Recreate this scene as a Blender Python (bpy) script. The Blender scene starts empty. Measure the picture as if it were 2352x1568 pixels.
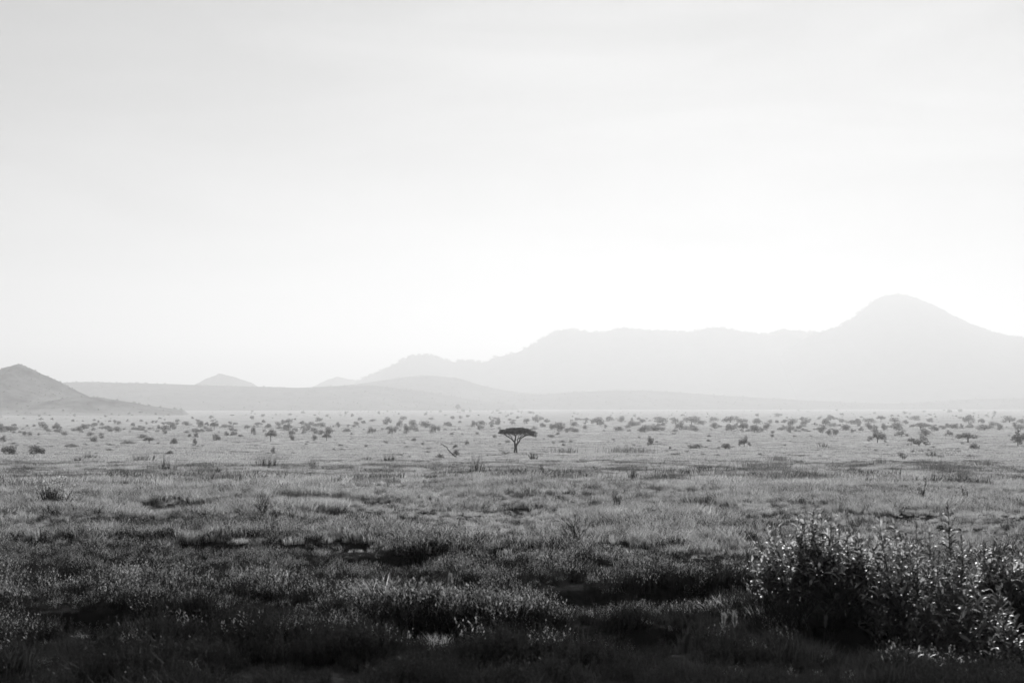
import bpy, math, random
import numpy as np
from mathutils import Vector, Matrix

random.seed(7)
rng = np.random.default_rng(11)
scene = bpy.context.scene
COL = scene.collection

# ------------------------------------------------------------------ camera
W, H, F = 2352.0, 1568.0, 3267.0           # measuring frame of the photograph, focal length in its pixels
EYE_ROW = 932.0                            # row of the eye level
CAM_Z = 2.65
PITCH = math.atan((EYE_ROW - H / 2) / F)
cd = bpy.data.cameras.new('camera')
cam = bpy.data.objects.new('camera', cd)
COL.objects.link(cam)
cd.sensor_width = 36.0
cd.lens = 36.0 * F / W
cd.clip_start = 0.1
cd.clip_end = 90000.0
cam.location = (0, 0, CAM_Z)
cam.rotation_euler = (math.radians(90) + PITCH, 0, 0)
cd.dof.use_dof = True
cd.dof.focus_distance = 260.0
cd.dof.aperture_fstop = 4.0
scene.camera = cam

# ------------------------------------------------------------------ sky and sun
SUN_AZ, SUN_EL = math.radians(9.0), math.radians(31.0)     # ahead, above the frame and to the right
world = bpy.data.worlds.new('World')
scene.world = world
world.use_nodes = True
nt = world.node_tree
nt.nodes.clear()
out = nt.nodes.new('ShaderNodeOutputWorld')
bg = nt.nodes.new('ShaderNodeBackground')
sky = nt.nodes.new('ShaderNodeTexSky')
sky.sky_type = 'NISHITA'
sky.sun_disc = False
sky.sun_elevation = SUN_EL
sky.sun_rotation = SUN_AZ
sky.air_density = 1.0
sky.dust_density = 4.0
sky.ozone_density = 1.0
bw = nt.nodes.new('ShaderNodeRGBToBW')               # a black and white photograph
pw = nt.nodes.new('ShaderNodeMath'); pw.operation = 'POWER'; pw.inputs[1].default_value = 0.3
ml = nt.nodes.new('ShaderNodeMath'); ml.operation = 'MULTIPLY'; ml.inputs[1].default_value = 0.82
nt.links.new(sky.outputs[0], bw.inputs[0])
nt.links.new(bw.outputs[0], pw.inputs[0])
nt.links.new(pw.outputs[0], ml.inputs[0])
tc = nt.nodes.new('ShaderNodeTexCoord')
mp = nt.nodes.new('ShaderNodeMapping'); mp.inputs['Scale'].default_value = (1.6, 1.6, 9.0); mp.inputs['Rotation'].default_value = (0.10, 0.12, 0)
cn = nt.nodes.new('ShaderNodeTexNoise'); cn.inputs['Scale'].default_value = 1.7; cn.inputs['Detail'].default_value = 5; cn.inputs['Distortion'].default_value = .6
cr = nt.nodes.new('ShaderNodeMapRange'); cr.inputs['From Min'].default_value = .35; cr.inputs['From Max'].default_value = .68
cr.inputs['To Min'].default_value = .72; cr.inputs['To Max'].default_value = 1.12
cm = nt.nodes.new('ShaderNodeMath'); cm.operation = 'MULTIPLY'
nt.links.new(tc.outputs['Generated'], mp.inputs['Vector']); nt.links.new(mp.outputs[0], cn.inputs['Vector'])
nt.links.new(cn.outputs['Fac'], cr.inputs['Value']); nt.links.new(cr.outputs[0], cm.inputs[1])
nt.links.new(ml.outputs[0], cm.inputs[0])
nt.links.new(cm.outputs[0], bg.inputs['Color'])
bg.inputs['Strength'].default_value = 0.1
nt.links.new(bg.outputs[0], out.inputs['Surface'])

sd = bpy.data.lights.new('sun', 'SUN')
sd.energy = 5.0
sd.angle = math.radians(0.53)
sd.color = (1, 1, 1)
sun = bpy.data.objects.new('sun', sd)
COL.objects.link(sun)
to_sun = Vector((math.sin(SUN_AZ) * math.cos(SUN_EL), math.cos(SUN_AZ) * math.cos(SUN_EL), math.sin(SUN_EL)))
sun.rotation_euler = (-to_sun).to_track_quat('-Z', 'Y').to_euler()
sun.location = (0, 0, 40)

vs = scene.view_settings
vs.view_transform = 'Standard'
vs.look = 'None'
vs.exposure = 1.02
vs.gamma = 1.0
vs.use_curve_mapping = False

cy = scene.cycles
cy.use_denoising = True
cy.denoiser = 'OPENIMAGEDENOISE'
cy.denoising_input_passes = 'RGB_ALBEDO_NORMAL'
cy.denoising_prefilter = 'ACCURATE'
cy.max_bounces = 6
cy.diffuse_bounces = 2
cy.glossy_bounces = 2
cy.transmission_bounces = 4
cy.volume_bounces = 0
cy.transparent_max_bounces = 4
cy.use_adaptive_sampling = True
cy.adaptive_threshold = 0.02
cy.sample_clamp_indirect = 4.0

HAZE_DENSITY = 2.1e-4
HAZE_G = 0.32


# ------------------------------------------------------------------ helpers
def _hash(ix, iy, seed):
    h = (ix.astype(np.int64) * 374761393 + iy.astype(np.int64) * 668265263 + seed * 1442695041) & 0xFFFFFFFF
    h = ((h ^ (h >> 13)) * 1274126177) & 0xFFFFFFFF
    return ((h ^ (h >> 16)) & 0xFFFFFF) / float(0xFFFFFF)


def vnoise(x, y, seed=0):
    x = np.asarray(x, float); y = np.asarray(y, float)
    ix = np.floor(x); iy = np.floor(y)
    fx = x - ix; fy = y - iy
    fx = fx * fx * (3 - 2 * fx); fy = fy * fy * (3 - 2 * fy)
    a = _hash(ix, iy, seed); b = _hash(ix + 1, iy, seed)
    c = _hash(ix, iy + 1, seed); d = _hash(ix + 1, iy + 1, seed)
    return (a + (b - a) * fx) * (1 - fy) + (c + (d - c) * fx) * fy


def fbm(x, y, octaves=4, seed=0):
    s, amp, tot = 0.0, 1.0, 0.0
    x = np.asarray(x, float); y = np.asarray(y, float)
    for o in range(octaves):
        s = s + amp * vnoise(x * 2 ** o + 17.3 * o, y * 2 ** o - 9.1 * o, seed + o * 31)
        tot += amp
        amp *= 0.5
    return s / tot


def sstep(a, b, x):
    t = np.clip((np.asarray(x, float) - a) / (b - a), 0, 1)
    return t * t * (3 - 2 * t)


_pd = [1, 10, 16, 25, 50, 100, 300, 750, 1050, 1500, 2600, 4200, 6000, 60000]
_pz = [0, 0, 0, -.15, -.85, -2.45, -7.25, -13.0, -14.4, -14.9, -15.6, -14.0, -11.0, -11.0]
_lt = np.linspace(0, math.log(60000), 1200)
_lz = np.interp(_lt, np.log(_pd), _pz)
_k = np.exp(-0.5 * (np.arange(-30, 31) / 12.0) ** 2); _k /= _k.sum()
_lz = np.convolve(np.pad(_lz, 30, mode='edge'), _k, mode='valid')


# shaded hollows of the meadow: centre and width seen in the photograph, half depth on the ground in metres
HOLLOWS = [(520, 1290, 600, 1.5), (60, 1285, 260, 1.3), (1150, 1272, 150, 1.2), (1390, 1300, 360, 1.3), (790, 1208, 230, 2.2), (1200, 1204, 190, 2.2), (1590, 1194, 260, 2.4),
           (700, 1415, 760, .9), (1500, 1425, 640, 1.0), (1480, 1530, 760, .8), (300, 1520, 620, .75), (150, 1395, 300, .8), 
           (900, 1330, 260, .9), (400, 1190, 260, 2.4), (1750, 1250, 200, 1.6), (460, 1150, 70, 4), (330, 1158, 60, 4), (1000, 1525, 300, .7), (1330, 1150, 220, 4), (1760, 1352, 240, 1.1), (2060, 1535, 800, 1.0), (1900, 1450, 560, .7)]


def _flat(px, py):
    d = np.exp(np.linspace(math.log(6), math.log(400), 3000))
    row = EYE_ROW + (CAM_Z - np.interp(np.log(d), _lt, _lz)) / d * F
    i = int(np.argmin(np.abs(row - py)))
    return (px - W / 2) / F * d[i], d[i]


PITS = [_flat(h[0], h[1]) + (h[2] / 2 / F * _flat(h[0], h[1])[1], h[3]) for h in HOLLOWS]


def bank(x, y):
    """low earth banks and hollows of the meadow, 0 in a hollow, 1 on top"""
    x = np.asarray(x, float); y = np.asarray(y, float)
    wob = (fbm(x / 1.7 + 3.7, y / 1.7 + 1.9, 3, 61) - .5)
    b = .78 + .22 * sstep(.40, .60, fbm(x / 6.5 + 3.7, y / 5.0 + 1.9, 3, 61))
    for cx, cy, rx, ry in PITS:
        e = np.hypot((x - cx) / rx, (y - cy) / ry) + 1.1 * wob
        b = np.minimum(b, sstep(.72, 1.12, e))
    return b


def ground_z(x, y):
    x = np.asarray(x, float); y = np.asarray(y, float)
    d = np.maximum(np.hypot(x, y), 1.0)
    z = np.interp(np.log(d), _lt, _lz)
    near = 1 - sstep(60, 130, d)
    z = z + near * (0.30 * (fbm(x / 4.2, y / 4.2, 2, 5) - 0.5) + 0.40 * bank(x, y))
    mid = sstep(30, 120, d) * (1 - sstep(1500, 4000, d))
    z = z + mid * 0.75 * (fbm(x / 34.0, y / 34.0, 3, 9) - 0.5)
    return z


def ground_at(px, py):
    """the point of the ground seen at a place of the photograph"""
    dx, dy = (px - W / 2) / F, -(py - H / 2) / F
    c, s = math.cos(PITCH), math.sin(PITCH)
    v = np.array([dx, c - dy * s, s + dy * c])
    t = np.exp(np.linspace(math.log(4), math.log(9000), 6000))
    below = (CAM_Z + v[2] * t) < ground_z(v[0] * t, v[1] * t)
    i = int(np.argmax(below)) if below.any() else len(t) - 1
    return Vector((v[0] * t[i], v[1] * t[i], float(ground_z(v[0] * t[i], v[1] * t[i])))), float(t[i])


class Geo:
    def __init__(self):
        self.v, self.f, self.n = [], [], 0

    def add(self, verts, faces):
        verts = np.asarray(verts, float).reshape(-1, 3)
        self.v.append(verts)
        n = self.n
        self.f.extend([tuple(int(i) + n for i in f) for f in faces])
        self.n += len(verts)

    def quads(self, q):
        """q: (n,4,3)"""
        q = np.asarray(q, float)
        k = len(q)
        self.v.append(q.reshape(-1, 3))
        idx = np.arange(k * 4).reshape(-1, 4) + self.n
        self.f.extend(map(tuple, idx.tolist()))
        self.n += k * 4

    def tube(self, pts, radii, sides=6, cap=True):
        pts = [Vector(p) for p in pts]
        rings = []
        up = Vector((0.37, 0.91, 0.19)).normalized()
        for i, p in enumerate(pts):
            a = pts[max(i - 1, 0)]; b = pts[min(i + 1, len(pts) - 1)]
            t = (b - a)
            t = t.normalized() if t.length > 1e-9 else Vector((0, 0, 1))
            u = t.cross(up)
            if u.length < 1e-3:
                u = t.cross(Vector((1, 0, 0)))
            u.normalize(); w = t.cross(u)
            rings.append([p + (u * math.cos(2 * math.pi * k / sides) + w * math.sin(2 * math.pi * k / sides)) * radii[i] for k in range(sides)])
        verts = [tuple(q) for r in rings for q in r]
        faces = []
        for i in range(len(pts) - 1):
            for k in range(sides):
                k2 = (k + 1) % sides
                faces.append((i * sides + k, i * sides + k2, (i + 1) * sides + k2, (i + 1) * sides + k))
        if cap:
            faces.append(tuple(range(sides))[::-1])
            faces.append(tuple((len(pts) - 1) * sides + k for k in range(sides)))
        self.add(verts, faces)

    def tips(self, mesh, mat, z):
        """faces above the height z take the second material"""
        mesh.materials.append(mat)
        for p in mesh.polygons:
            if p.center.z > z * (.75 + .5 * random.random()):
                p.material_index = 1
        return mesh

    def mesh(self, name, mat, smooth=False):
        me = bpy.data.meshes.new(name)
        v = np.concatenate(self.v) if self.v else np.zeros((0, 3))
        me.from_pydata(v.tolist(), [], self.f)
        me.materials.append(mat)
        if smooth:
            me.shade_smooth()
        return me

    def build(self, name, mat, parent=None, smooth=False):
        o = bpy.data.objects.new(name, self.mesh(name, mat, smooth))
        COL.objects.link(o)
        if parent is not None:
            o.parent = parent
        return o


def tag(o, label=None, cat=None, group=None, kind=None):
    if label: o['label'] = label
    if cat: o['category'] = cat
    if group: o['group'] = group
    if kind: o['kind'] = kind
    return o


def empty(name, loc=(0, 0, 0), rz=0.0):
    o = bpy.data.objects.new(name, None)
    COL.objects.link(o)
    o.empty_display_size = 0.2
    o.location = loc
    o.rotation_euler = (0, 0, rz)
    return o


def place(mesh_parts, name, loc, rz=0.0, scale=(1, 1, 1)):
    """a thing from shared part meshes: [(part name, mesh)]"""
    r = empty(name, loc, rz)
    r.scale = scale
    for n, me in mesh_parts:
        o = bpy.data.objects.new(n, me)
        COL.objects.link(o)
        o.parent = r
    return r


# ------------------------------------------------------------------ materials (greys: a black and white photograph)
def new_mat(name):
    m = bpy.data.materials.new(name)
    m.use_nodes = True
    m.node_tree.nodes.clear()
    o = m.node_tree.nodes.new('ShaderNodeOutputMaterial')
    return m, m.node_tree, o


def leaf_mat(name, lo, hi, trans=0.45, gloss=0.06, rough=0.4):
    """thin leaves: diffuse + light passing through + a little sheen, each plant its own grey"""
    m, t, o = new_mat(name)
    N = t.nodes.new
    oi = N('ShaderNodeObjectInfo')
    geo = N('ShaderNodeNewGeometry')
    nz = N('ShaderNodeTexNoise'); nz.inputs['Scale'].default_value = 0.35
    add = N('ShaderNodeMath'); add.operation = 'ADD'
    t.links.new(geo.outputs['Position'], nz.inputs['Vector'])
    t.links.new(oi.outputs['Random'], add.inputs[0])
    isl = N('ShaderNodeMath'); isl.operation = 'ADD'
    t.links.new(geo.outputs['Random Per Island'], isl.inputs[0])
    t.links.new(nz.outputs['Fac'], isl.inputs[1])
    t.links.new(isl.outputs[0], add.inputs[1])
    mr = N('ShaderNodeMapRange')
    mr.inputs['From Min'].default_value = 0.5; mr.inputs['From Max'].default_value = 2.5
    mr.inputs['To Min'].default_value = lo; mr.inputs['To Max'].default_value = hi
    t.links.new(add.outputs[0], mr.inputs['Value'])
    df = N('ShaderNodeBsdfDiffuse'); tr = N('ShaderNodeBsdfTranslucent'); gl = N('ShaderNodeBsdfGlossy')
    gl.inputs['Roughness'].default_value = rough
    gl.inputs['Color'].default_value = (.8, .8, .8, 1)
    t.links.new(mr.outputs[0], df.inputs['Color']); t.links.new(mr.outputs[0], tr.inputs['Color'])
    m1 = N('ShaderNodeMixShader'); m1.inputs[0].default_value = trans
    t.links.new(df.outputs[0], m1.inputs[1]); t.links.new(tr.outputs[0], m1.inputs[2])
    m2 = N('ShaderNodeMixShader'); m2.inputs[0].default_value = gloss
    t.links.new(m1.outputs[0], m2.inputs[1]); t.links.new(gl.outputs[0], m2.inputs[2])
    t.links.new(m2.outputs[0], o.inputs['Surface'])
    return m


def rough_mat(name, lo, hi, scales=(0.02, 0.3), bump=0.0, bump_scale=1.0, bump_dist=0.1):
    m, t, o = new_mat(name)
    N = t.nodes.new
    geo = N('ShaderNodeNewGeometry')
    a = N('ShaderNodeTexNoise'); a.inputs['Scale'].default_value = scales[0]; a.inputs['Detail'].default_value = 5
    b = N('ShaderNodeTexNoise'); b.inputs['Scale'].default_value = scales[1]; b.inputs['Detail'].default_value = 6
    for n in (a, b):
        t.links.new(geo.outputs['Position'], n.inputs['Vector'])
    ad = N('ShaderNodeMath'); ad.operation = 'ADD'
    t.links.new(a.outputs['Fac'], ad.inputs[0]); t.links.new(b.outputs['Fac'], ad.inputs[1])
    mr = N('ShaderNodeMapRange'); mr.inputs['From Min'].default_value = 0.7; mr.inputs['From Max'].default_value = 1.3
    mr.inputs['To Min'].default_value = lo; mr.inputs['To Max'].default_value = hi
    t.links.new(ad.outputs[0], mr.inputs['Value'])
    df = N('ShaderNodeBsdfDiffuse')
    t.links.new(mr.outputs[0], df.inputs['Color'])
    if bump:
        c = N('ShaderNodeTexNoise'); c.inputs['Scale'].default_value = bump_scale; c.inputs['Detail'].default_value = 6
        t.links.new(geo.outputs['Position'], c.inputs['Vector'])
        bp = N('ShaderNodeBump'); bp.inputs['Strength'].default_value = bump; bp.inputs['Distance'].default_value = bump_dist
        t.links.new(c.outputs['Fac'], bp.inputs['Height'])
        t.links.new(bp.outputs[0], df.inputs['Normal'])
    t.links.new(df.outputs[0], o.inputs['Surface'])
    return m


M_GRASS = leaf_mat('dry grass', .18, .50, .55, .04, .45)
M_SHADEGRASS = leaf_mat('shaded grass', .01, .04, .4, .02, .5)  # near-black grey, foreground shade put into the grass colour
M_TUSSOCK = leaf_mat('tussock grass', .06, .20, .45, .02, .5)
M_PALELEAF = leaf_mat('pale leaf', .18, .55, .55, .05, .4)  # light on the upper leaves put into a pale grey
M_TIP = leaf_mat('sunlit herb tips', .04, .30, .58, .015, .5)  # pale grey paints the light caught by the herb tops
M_HERB = leaf_mat('shaded herb', .01, .035, .3, .01, .5)  # shade low in the plants put into the herb colour
M_PLUME = leaf_mat('pale plume', .16, .32, .5, .02)
M_BIGLEAF = leaf_mat('broad leaf', .05, .14, .55, .045, .40)
M_CROWN = leaf_mat('tree foliage', .14, .28, .48, .01)
M_ACACIA = leaf_mat('acacia foliage', .025, .06, .3, .01)
M_BARK = rough_mat('bark', .035, .07, (2, 9), .6, 8, .03)
M_STEM = rough_mat('stem', .05, .10, (5, 20))
M_DEAD = rough_mat('dead wood', .05, .10, (2, 9))
M_GROUND = rough_mat('savanna ground', .13, .42, (.05, 2.2), .9, 3.0, .2)


def shade_foreground(m):
    """foreground shade painted into the ground colour, its edge broken by noise"""
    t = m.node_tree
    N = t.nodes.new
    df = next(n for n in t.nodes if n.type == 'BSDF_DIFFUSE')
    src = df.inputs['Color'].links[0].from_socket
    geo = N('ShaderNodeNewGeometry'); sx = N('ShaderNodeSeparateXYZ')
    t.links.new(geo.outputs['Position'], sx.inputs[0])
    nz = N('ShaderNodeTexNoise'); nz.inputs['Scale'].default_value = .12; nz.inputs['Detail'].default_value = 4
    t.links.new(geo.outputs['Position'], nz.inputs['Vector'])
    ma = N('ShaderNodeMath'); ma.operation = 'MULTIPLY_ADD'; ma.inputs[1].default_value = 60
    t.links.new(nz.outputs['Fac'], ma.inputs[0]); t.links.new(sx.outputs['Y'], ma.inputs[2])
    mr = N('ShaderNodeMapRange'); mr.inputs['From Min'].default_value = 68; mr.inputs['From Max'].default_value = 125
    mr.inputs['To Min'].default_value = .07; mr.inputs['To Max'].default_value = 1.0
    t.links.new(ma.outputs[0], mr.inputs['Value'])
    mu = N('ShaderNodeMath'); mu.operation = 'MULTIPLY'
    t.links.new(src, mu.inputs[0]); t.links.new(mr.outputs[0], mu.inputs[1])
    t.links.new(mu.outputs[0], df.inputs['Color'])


shade_foreground(M_GROUND)  # darkens the ground towards the camera, shade put into its colour


def grassy_apron(m):
    """the foot of a hill carries the pale grass of the plain, the scrub begins higher up"""
    t = m.node_tree
    N = t.nodes.new
    df = next(n for n in t.nodes if n.type == 'BSDF_DIFFUSE')
    src = df.inputs['Color'].links[0].from_socket
    geo = N('ShaderNodeNewGeometry'); sx = N('ShaderNodeSeparateXYZ')
    t.links.new(geo.outputs['Position'], sx.inputs[0])
    nz = N('ShaderNodeTexNoise'); nz.inputs['Scale'].default_value = .006; nz.inputs['Detail'].default_value = 6
    t.links.new(geo.outputs['Position'], nz.inputs['Vector'])
    ma = N('ShaderNodeMath'); ma.operation = 'MULTIPLY_ADD'; ma.inputs[1].default_value = -90
    t.links.new(nz.outputs['Fac'], ma.inputs[0]); t.links.new(sx.outputs['Z'], ma.inputs[2])
    mr = N('ShaderNodeMapRange'); mr.inputs['From Min'].default_value = -68; mr.inputs['From Max'].default_value = -22
    t.links.new(ma.outputs[0], mr.inputs['Value'])
    mx = N('ShaderNodeMix'); mx.data_type = 'FLOAT'; mx.inputs[2].default_value = .27
    t.links.new(mr.outputs[0], mx.inputs[0]); t.links.new(src, mx.inputs[3])
    t.links.new(mx.outputs[0], df.inputs['Color'])


M_HILL = rough_mat('hill scrub', .04, .20, (.006, .03), .8, .02, 14)
grassy_apron(M_HILL)
M_RIDGE = rough_mat('ridge scrub', .05, .13, (.006, .03), .8, .02, 14)
M_MOUNT = rough_mat('mountain rock', .05, .11, (.0015, .012), .5, .006, 40)

# ------------------------------------------------------------------ ground
def make_ground():
    az = np.concatenate([np.linspace(-180, -32, 24)[:-1], np.linspace(-32, 32, 300), np.linspace(32, 180, 24)[1:]])
    az = np.radians(az)
    r = np.concatenate([np.exp(np.linspace(math.log(1.5), math.log(10), 40))[:-1], np.exp(np.linspace(math.log(10), math.log(130), 330))[:-1],
                        np.exp(np.linspace(math.log(130), math.log(20000), 220))])
    A, R = np.meshgrid(az, r)
    X, Y = R * np.sin(A), R * np.cos(A)
    Z = ground_z(X, Y)
    nr, na = X.shape
    v = np.stack([X, Y, Z], -1).reshape(-1, 3)
    i = np.arange(nr - 1)[:, None] * na + np.arange(na - 1)[None, :]
    f = np.stack([i, i + na, i + na + 1, i + 1], -1).reshape(-1, 4)[:, ::-1]
    verts = v.tolist() + [[0, 0, 0]]
    faces = f.tolist() + [[j, j + 1, len(verts) - 1][::-1] for j in range(na - 1)]
    me = bpy.data.meshes.new('ground')
    me.from_pydata(verts, [], faces)
    me.materials.append(M_GROUND)
    me.shade_smooth()
    o = bpy.data.objects.new('ground', me)
    COL.objects.link(o)
    tag(o, 'open savanna plain of pale dry grass falling away to the hills', kind='structure')


make_ground()

# ------------------------------------------------------------------ hills and mountains
HILL_POINTS = {}


def hill(name, pts, D, depth, mat, label, jag=1.0, seed=0, gully=.34, cells=(260, 60), base=-30.0):
    px = np.array([p[0] for p in pts], float); py = np.array([p[1] for p in pts], float)
    nu, nv = cells
    u = np.linspace(px[0], px[-1], nu)
    row = np.interp(u, px, py)
    k = np.array([1, 2, 3, 2, 1.]) / 9
    row = np.convolve(np.pad(row, 2, mode='edge'), k, mode='valid')
    row -= jag * (fbm(u / 9.0, u * 0 + seed, 4, seed) - .5) * 4
    h = CAM_Z + (EYE_ROW - row) / F * D
    v = np.linspace(-1, 1, nv)
    U, V = np.meshgrid(np.arange(nu), v, indexing='ij')
    xs = (u - W / 2) / F * D
    X = xs[U]
    Hh = h[U]
    Y = D + V * depth
    prof = (1 - np.abs(V)) ** 1.6
    n = fbm(X / (depth * .35) + 3.1, V * 3 + seed, 5, seed + 3) - .5
    wob = np.abs(V) * (1 - np.abs(V)) * 4
    Y = Y + depth * .25 * n * wob
    prof = np.clip(prof * (1 + gully * 2.2 * n * np.clip(np.abs(V) * 3, 0, 1)), 0, 1)
    Z = base + (Hh - base) * prof
    end = np.minimum(1, np.minimum(U, nu - 1 - U) / 4.0)
    Z = base + (Z - base) * end
    verts = np.stack([X, Y, Z], -1).reshape(-1, 3)
    i = np.arange(nu - 1)[:, None] * nv + np.arange(nv - 1)[None, :]
    f = np.stack([i, i + nv, i + nv + 1, i + 1], -1).reshape(-1, 4)
    me = bpy.data.meshes.new(name)
    me.from_pydata(verts.tolist(), [], f.tolist())
    me.materials.append(mat)
    me.shade_smooth()
    o = bpy.data.objects.new(name, me)
    COL.objects.link(o)
    tag(o, label, kind='structure')
    HILL_POINTS[name] = (X[:, :nv // 2 + 1], Y[:, :nv // 2 + 1], Z[:, :nv // 2 + 1])
    return o


hill('mountain_ridge', [(790, 905), (825, 871), (850, 862), (900, 838), (945, 814), (975, 810), (1000, 816), (1040, 829), (1075, 826), (1118, 830),
     (1140, 816), (1175, 812), (1225, 787), (1258, 766), (1300, 752), (1340, 756), (1385, 760), (1430, 748), (1460, 755), (1540, 757), (1580, 760),
     (1620, 749), (1680, 750), (1720, 760), (1770, 764), (1800, 752), (1850, 758), (1890, 757), (1960, 750), (2100, 765), (2200, 800), (2300, 860), (2400, 920)],
     9000, 2000, M_MOUNT, 'pale hazy mountain ridge running left from the tall summit', 1.2, 2, cells=(420, 60))
hill('mountain_peak', [(1700, 925), (1780, 830), (1840, 776), (1890, 757), (1935, 742), (1970, 716), (2010, 684), (2030, 673), (2070, 671), (2100, 678),
     (2150, 698), (2200, 725), (2245, 746), (2300, 764), (2352, 774), (2450, 800), (2600, 840), (2800, 900), (2900, 925)],
     8500, 1800, M_MOUNT, 'tall rounded mountain summit fading into the haze', 1.3, 5, cells=(360, 60))
hill('distant_knoll', [(690, 900), (722, 885), (745, 872), (775, 861), (800, 866), (825, 870), (850, 880), (880, 900)],
     9400, 1000, M_MOUNT, 'small faint knoll beside the foot of the mountain ridge', .7, 8, cells=(90, 36))
hill('cone_hill', [(425, 900), (440, 886), (455, 878), (480, 864), (505, 854), (530, 860), (560, 868), (580, 877), (600, 890), (615, 905)],
     7800, 800, M_MOUNT, 'small cone shaped hill alone behind the long level ridge', .8, 11, cells=(90, 36))
hill('level_ridge', [(-200, 900), (60, 890), (150, 876), (200, 875), (300, 878), (400, 880), (500, 883), (600, 886), (690, 889), (760, 885), (860, 882), (1000, 900), (1100, 920), (1200, 930)],
     5600, 1100, M_RIDGE, 'long level grey ridge stretching right from the dark hill', .25, 14, cells=(300, 50))
hill('rounded_hill', [(520, 930), (600, 915), (700, 896), (800, 883), (870, 872), (930, 862), (975, 858), (1020, 861), (1060, 867), (1100, 880), (1140, 890), (1190, 899),
     (1260, 905), (1400, 920), (1500, 930)], 6600, 1200, M_RIDGE, 'low rounded hill in front of the mountain ridge', .3, 17, cells=(240, 50))
hill('low_ridge', [(1050, 930), (1150, 908), (1240, 904), (1300, 899), (1400, 894), (1480, 894), (1560, 899), (1650, 906), (1750, 912), (1850, 918), (1950, 923),
     (2060, 926), (2150, 920), (2250, 914), (2352, 912), (2500, 908), (2700, 915), (2900, 930)], 6300, 900, M_RIDGE,
     'low pale ridge along the foot of the mountains', .25, 20, cells=(300, 40))
hill('dark_hill', [(-420, 920), (-300, 890), (-200, 866), (-100, 850), (0, 845), (20, 838), (45, 832), (65, 841), (100, 857), (140, 874), (165, 888), (195, 904), (230, 920), (265, 935), (290, 942)],
     2950, 420, M_HILL, 'dark scrubby hill standing closest at the edge of the plain', .8, 23, cells=(260, 60))
hill('dark_spur', [(-260, 940), (-100, 930), (30, 930), (100, 922), (150, 912), (190, 907), (230, 910), (280, 919), (330, 928), (390, 936), (440, 942)],
     2800, 260, M_HILL, 'low dark spur lying in front of the dark hill', .3, 26, cells=(160, 40))

# ------------------------------------------------------------------ plant prototypes
def unit(n):
    v = rng.normal(size=(n, 3))
    return v / np.linalg.norm(v, axis=1)[:, None]


def leaf_quads(c, size, flat=0.0, aspect=.55):
    """random leaf clump faces at the points c"""
    n = len(c)
    a = unit(n); a[:, 2] *= (1 - flat)
    a /= np.linalg.norm(a, axis=1)[:, None]
    b = np.cross(a, unit(n)); b /= np.linalg.norm(b, axis=1)[:, None] + 1e-9
    s = np.asarray(size) * rng.uniform(.6, 1.3, n)
    a = a * s[:, None]; b = b * (s * aspect)[:, None]
    return np.stack([c - a, c + b * .9 - a * .15, c + a, c - b * .9 + a * .1], 1)


def lobes(k, R, h0, h1, r0, r1):
    """foliage lobes spread under a dome"""
    out = []
    for i in range(k):
        a = rng.uniform(0, 2 * math.pi)
        q = math.sqrt((i + .5) / k)
        z = h0 + (h1 - h0) * math.sqrt(max(0, 1 - .85 * q * q)) * rng.uniform(.3, 1.0)
        out.append((R * q * math.cos(a), R * q * math.sin(a), z, rng.uniform(r0, r1)))
    return out


def bush_proto(kind):
    """unit tree: one metre tall, about one metre wide; returns [('trunk', mesh), ('crown', mesh)]"""
    crown, trunk = Geo(), Geo()
    if kind == 'round':
        L = lobes(13, .36, .06, .80, .12, .25); t0, th = .035, .4
    elif kind == 'umbrella':
        L = lobes(24, .42, .38, .88, .11, .17); t0, th = .035, .6
    elif kind == 'low':
        L = lobes(12, .38, .04, .72, .12, .26); t0, th = .03, .25
    else:
        L = lobes(18, .42, .10, .90, .08, .17); t0, th = .03, .4
    for (x, y, z, r) in L:
        n = int(46 * (r / .17) ** 1.5)
        d = unit(n) * (rng.uniform(.35, 1, n) ** .5)[:, None] * r
        if kind == 'umbrella':
            d[:, 2] *= .75
        c = np.array([x, y, z]) + d
        c[:, 2] = np.maximum(c[:, 2], .03)
        crown.quads(leaf_quads(c, .06))
        o_ = np.array([x, y, z]) + unit(7) * r * rng.uniform(1.0, 1.55, 7)[:, None]
        o_[:, 2] = np.maximum(o_[:, 2], .05)
        crown.quads(leaf_quads(o_, .045))
    lean = rng.uniform(-.05, .05, 2)
    trunk.tube([(0, 0, -.08), (lean[0] * .4, lean[1] * .4, th * .5), (lean[0], lean[1], th)], [t0, t0 * .75, t0 * .5], 6)
    for (x, y, z, r) in L[:7]:
        trunk.tube([(lean[0] * .5, lean[1] * .5, th * .55), (x * .55, y * .55, z * .82), (x, y, z)], [t0 * .5, t0 * .32, t0 * .12], 4)
    return [('trunk', trunk.mesh('trunk', M_BARK)), ('crown', crown.mesh('crown', M_CROWN))]


PROTO = {k: [bush_proto(k) for _ in range(4)] for k in ('round', 'umbrella', 'low', 'open')}


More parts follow.
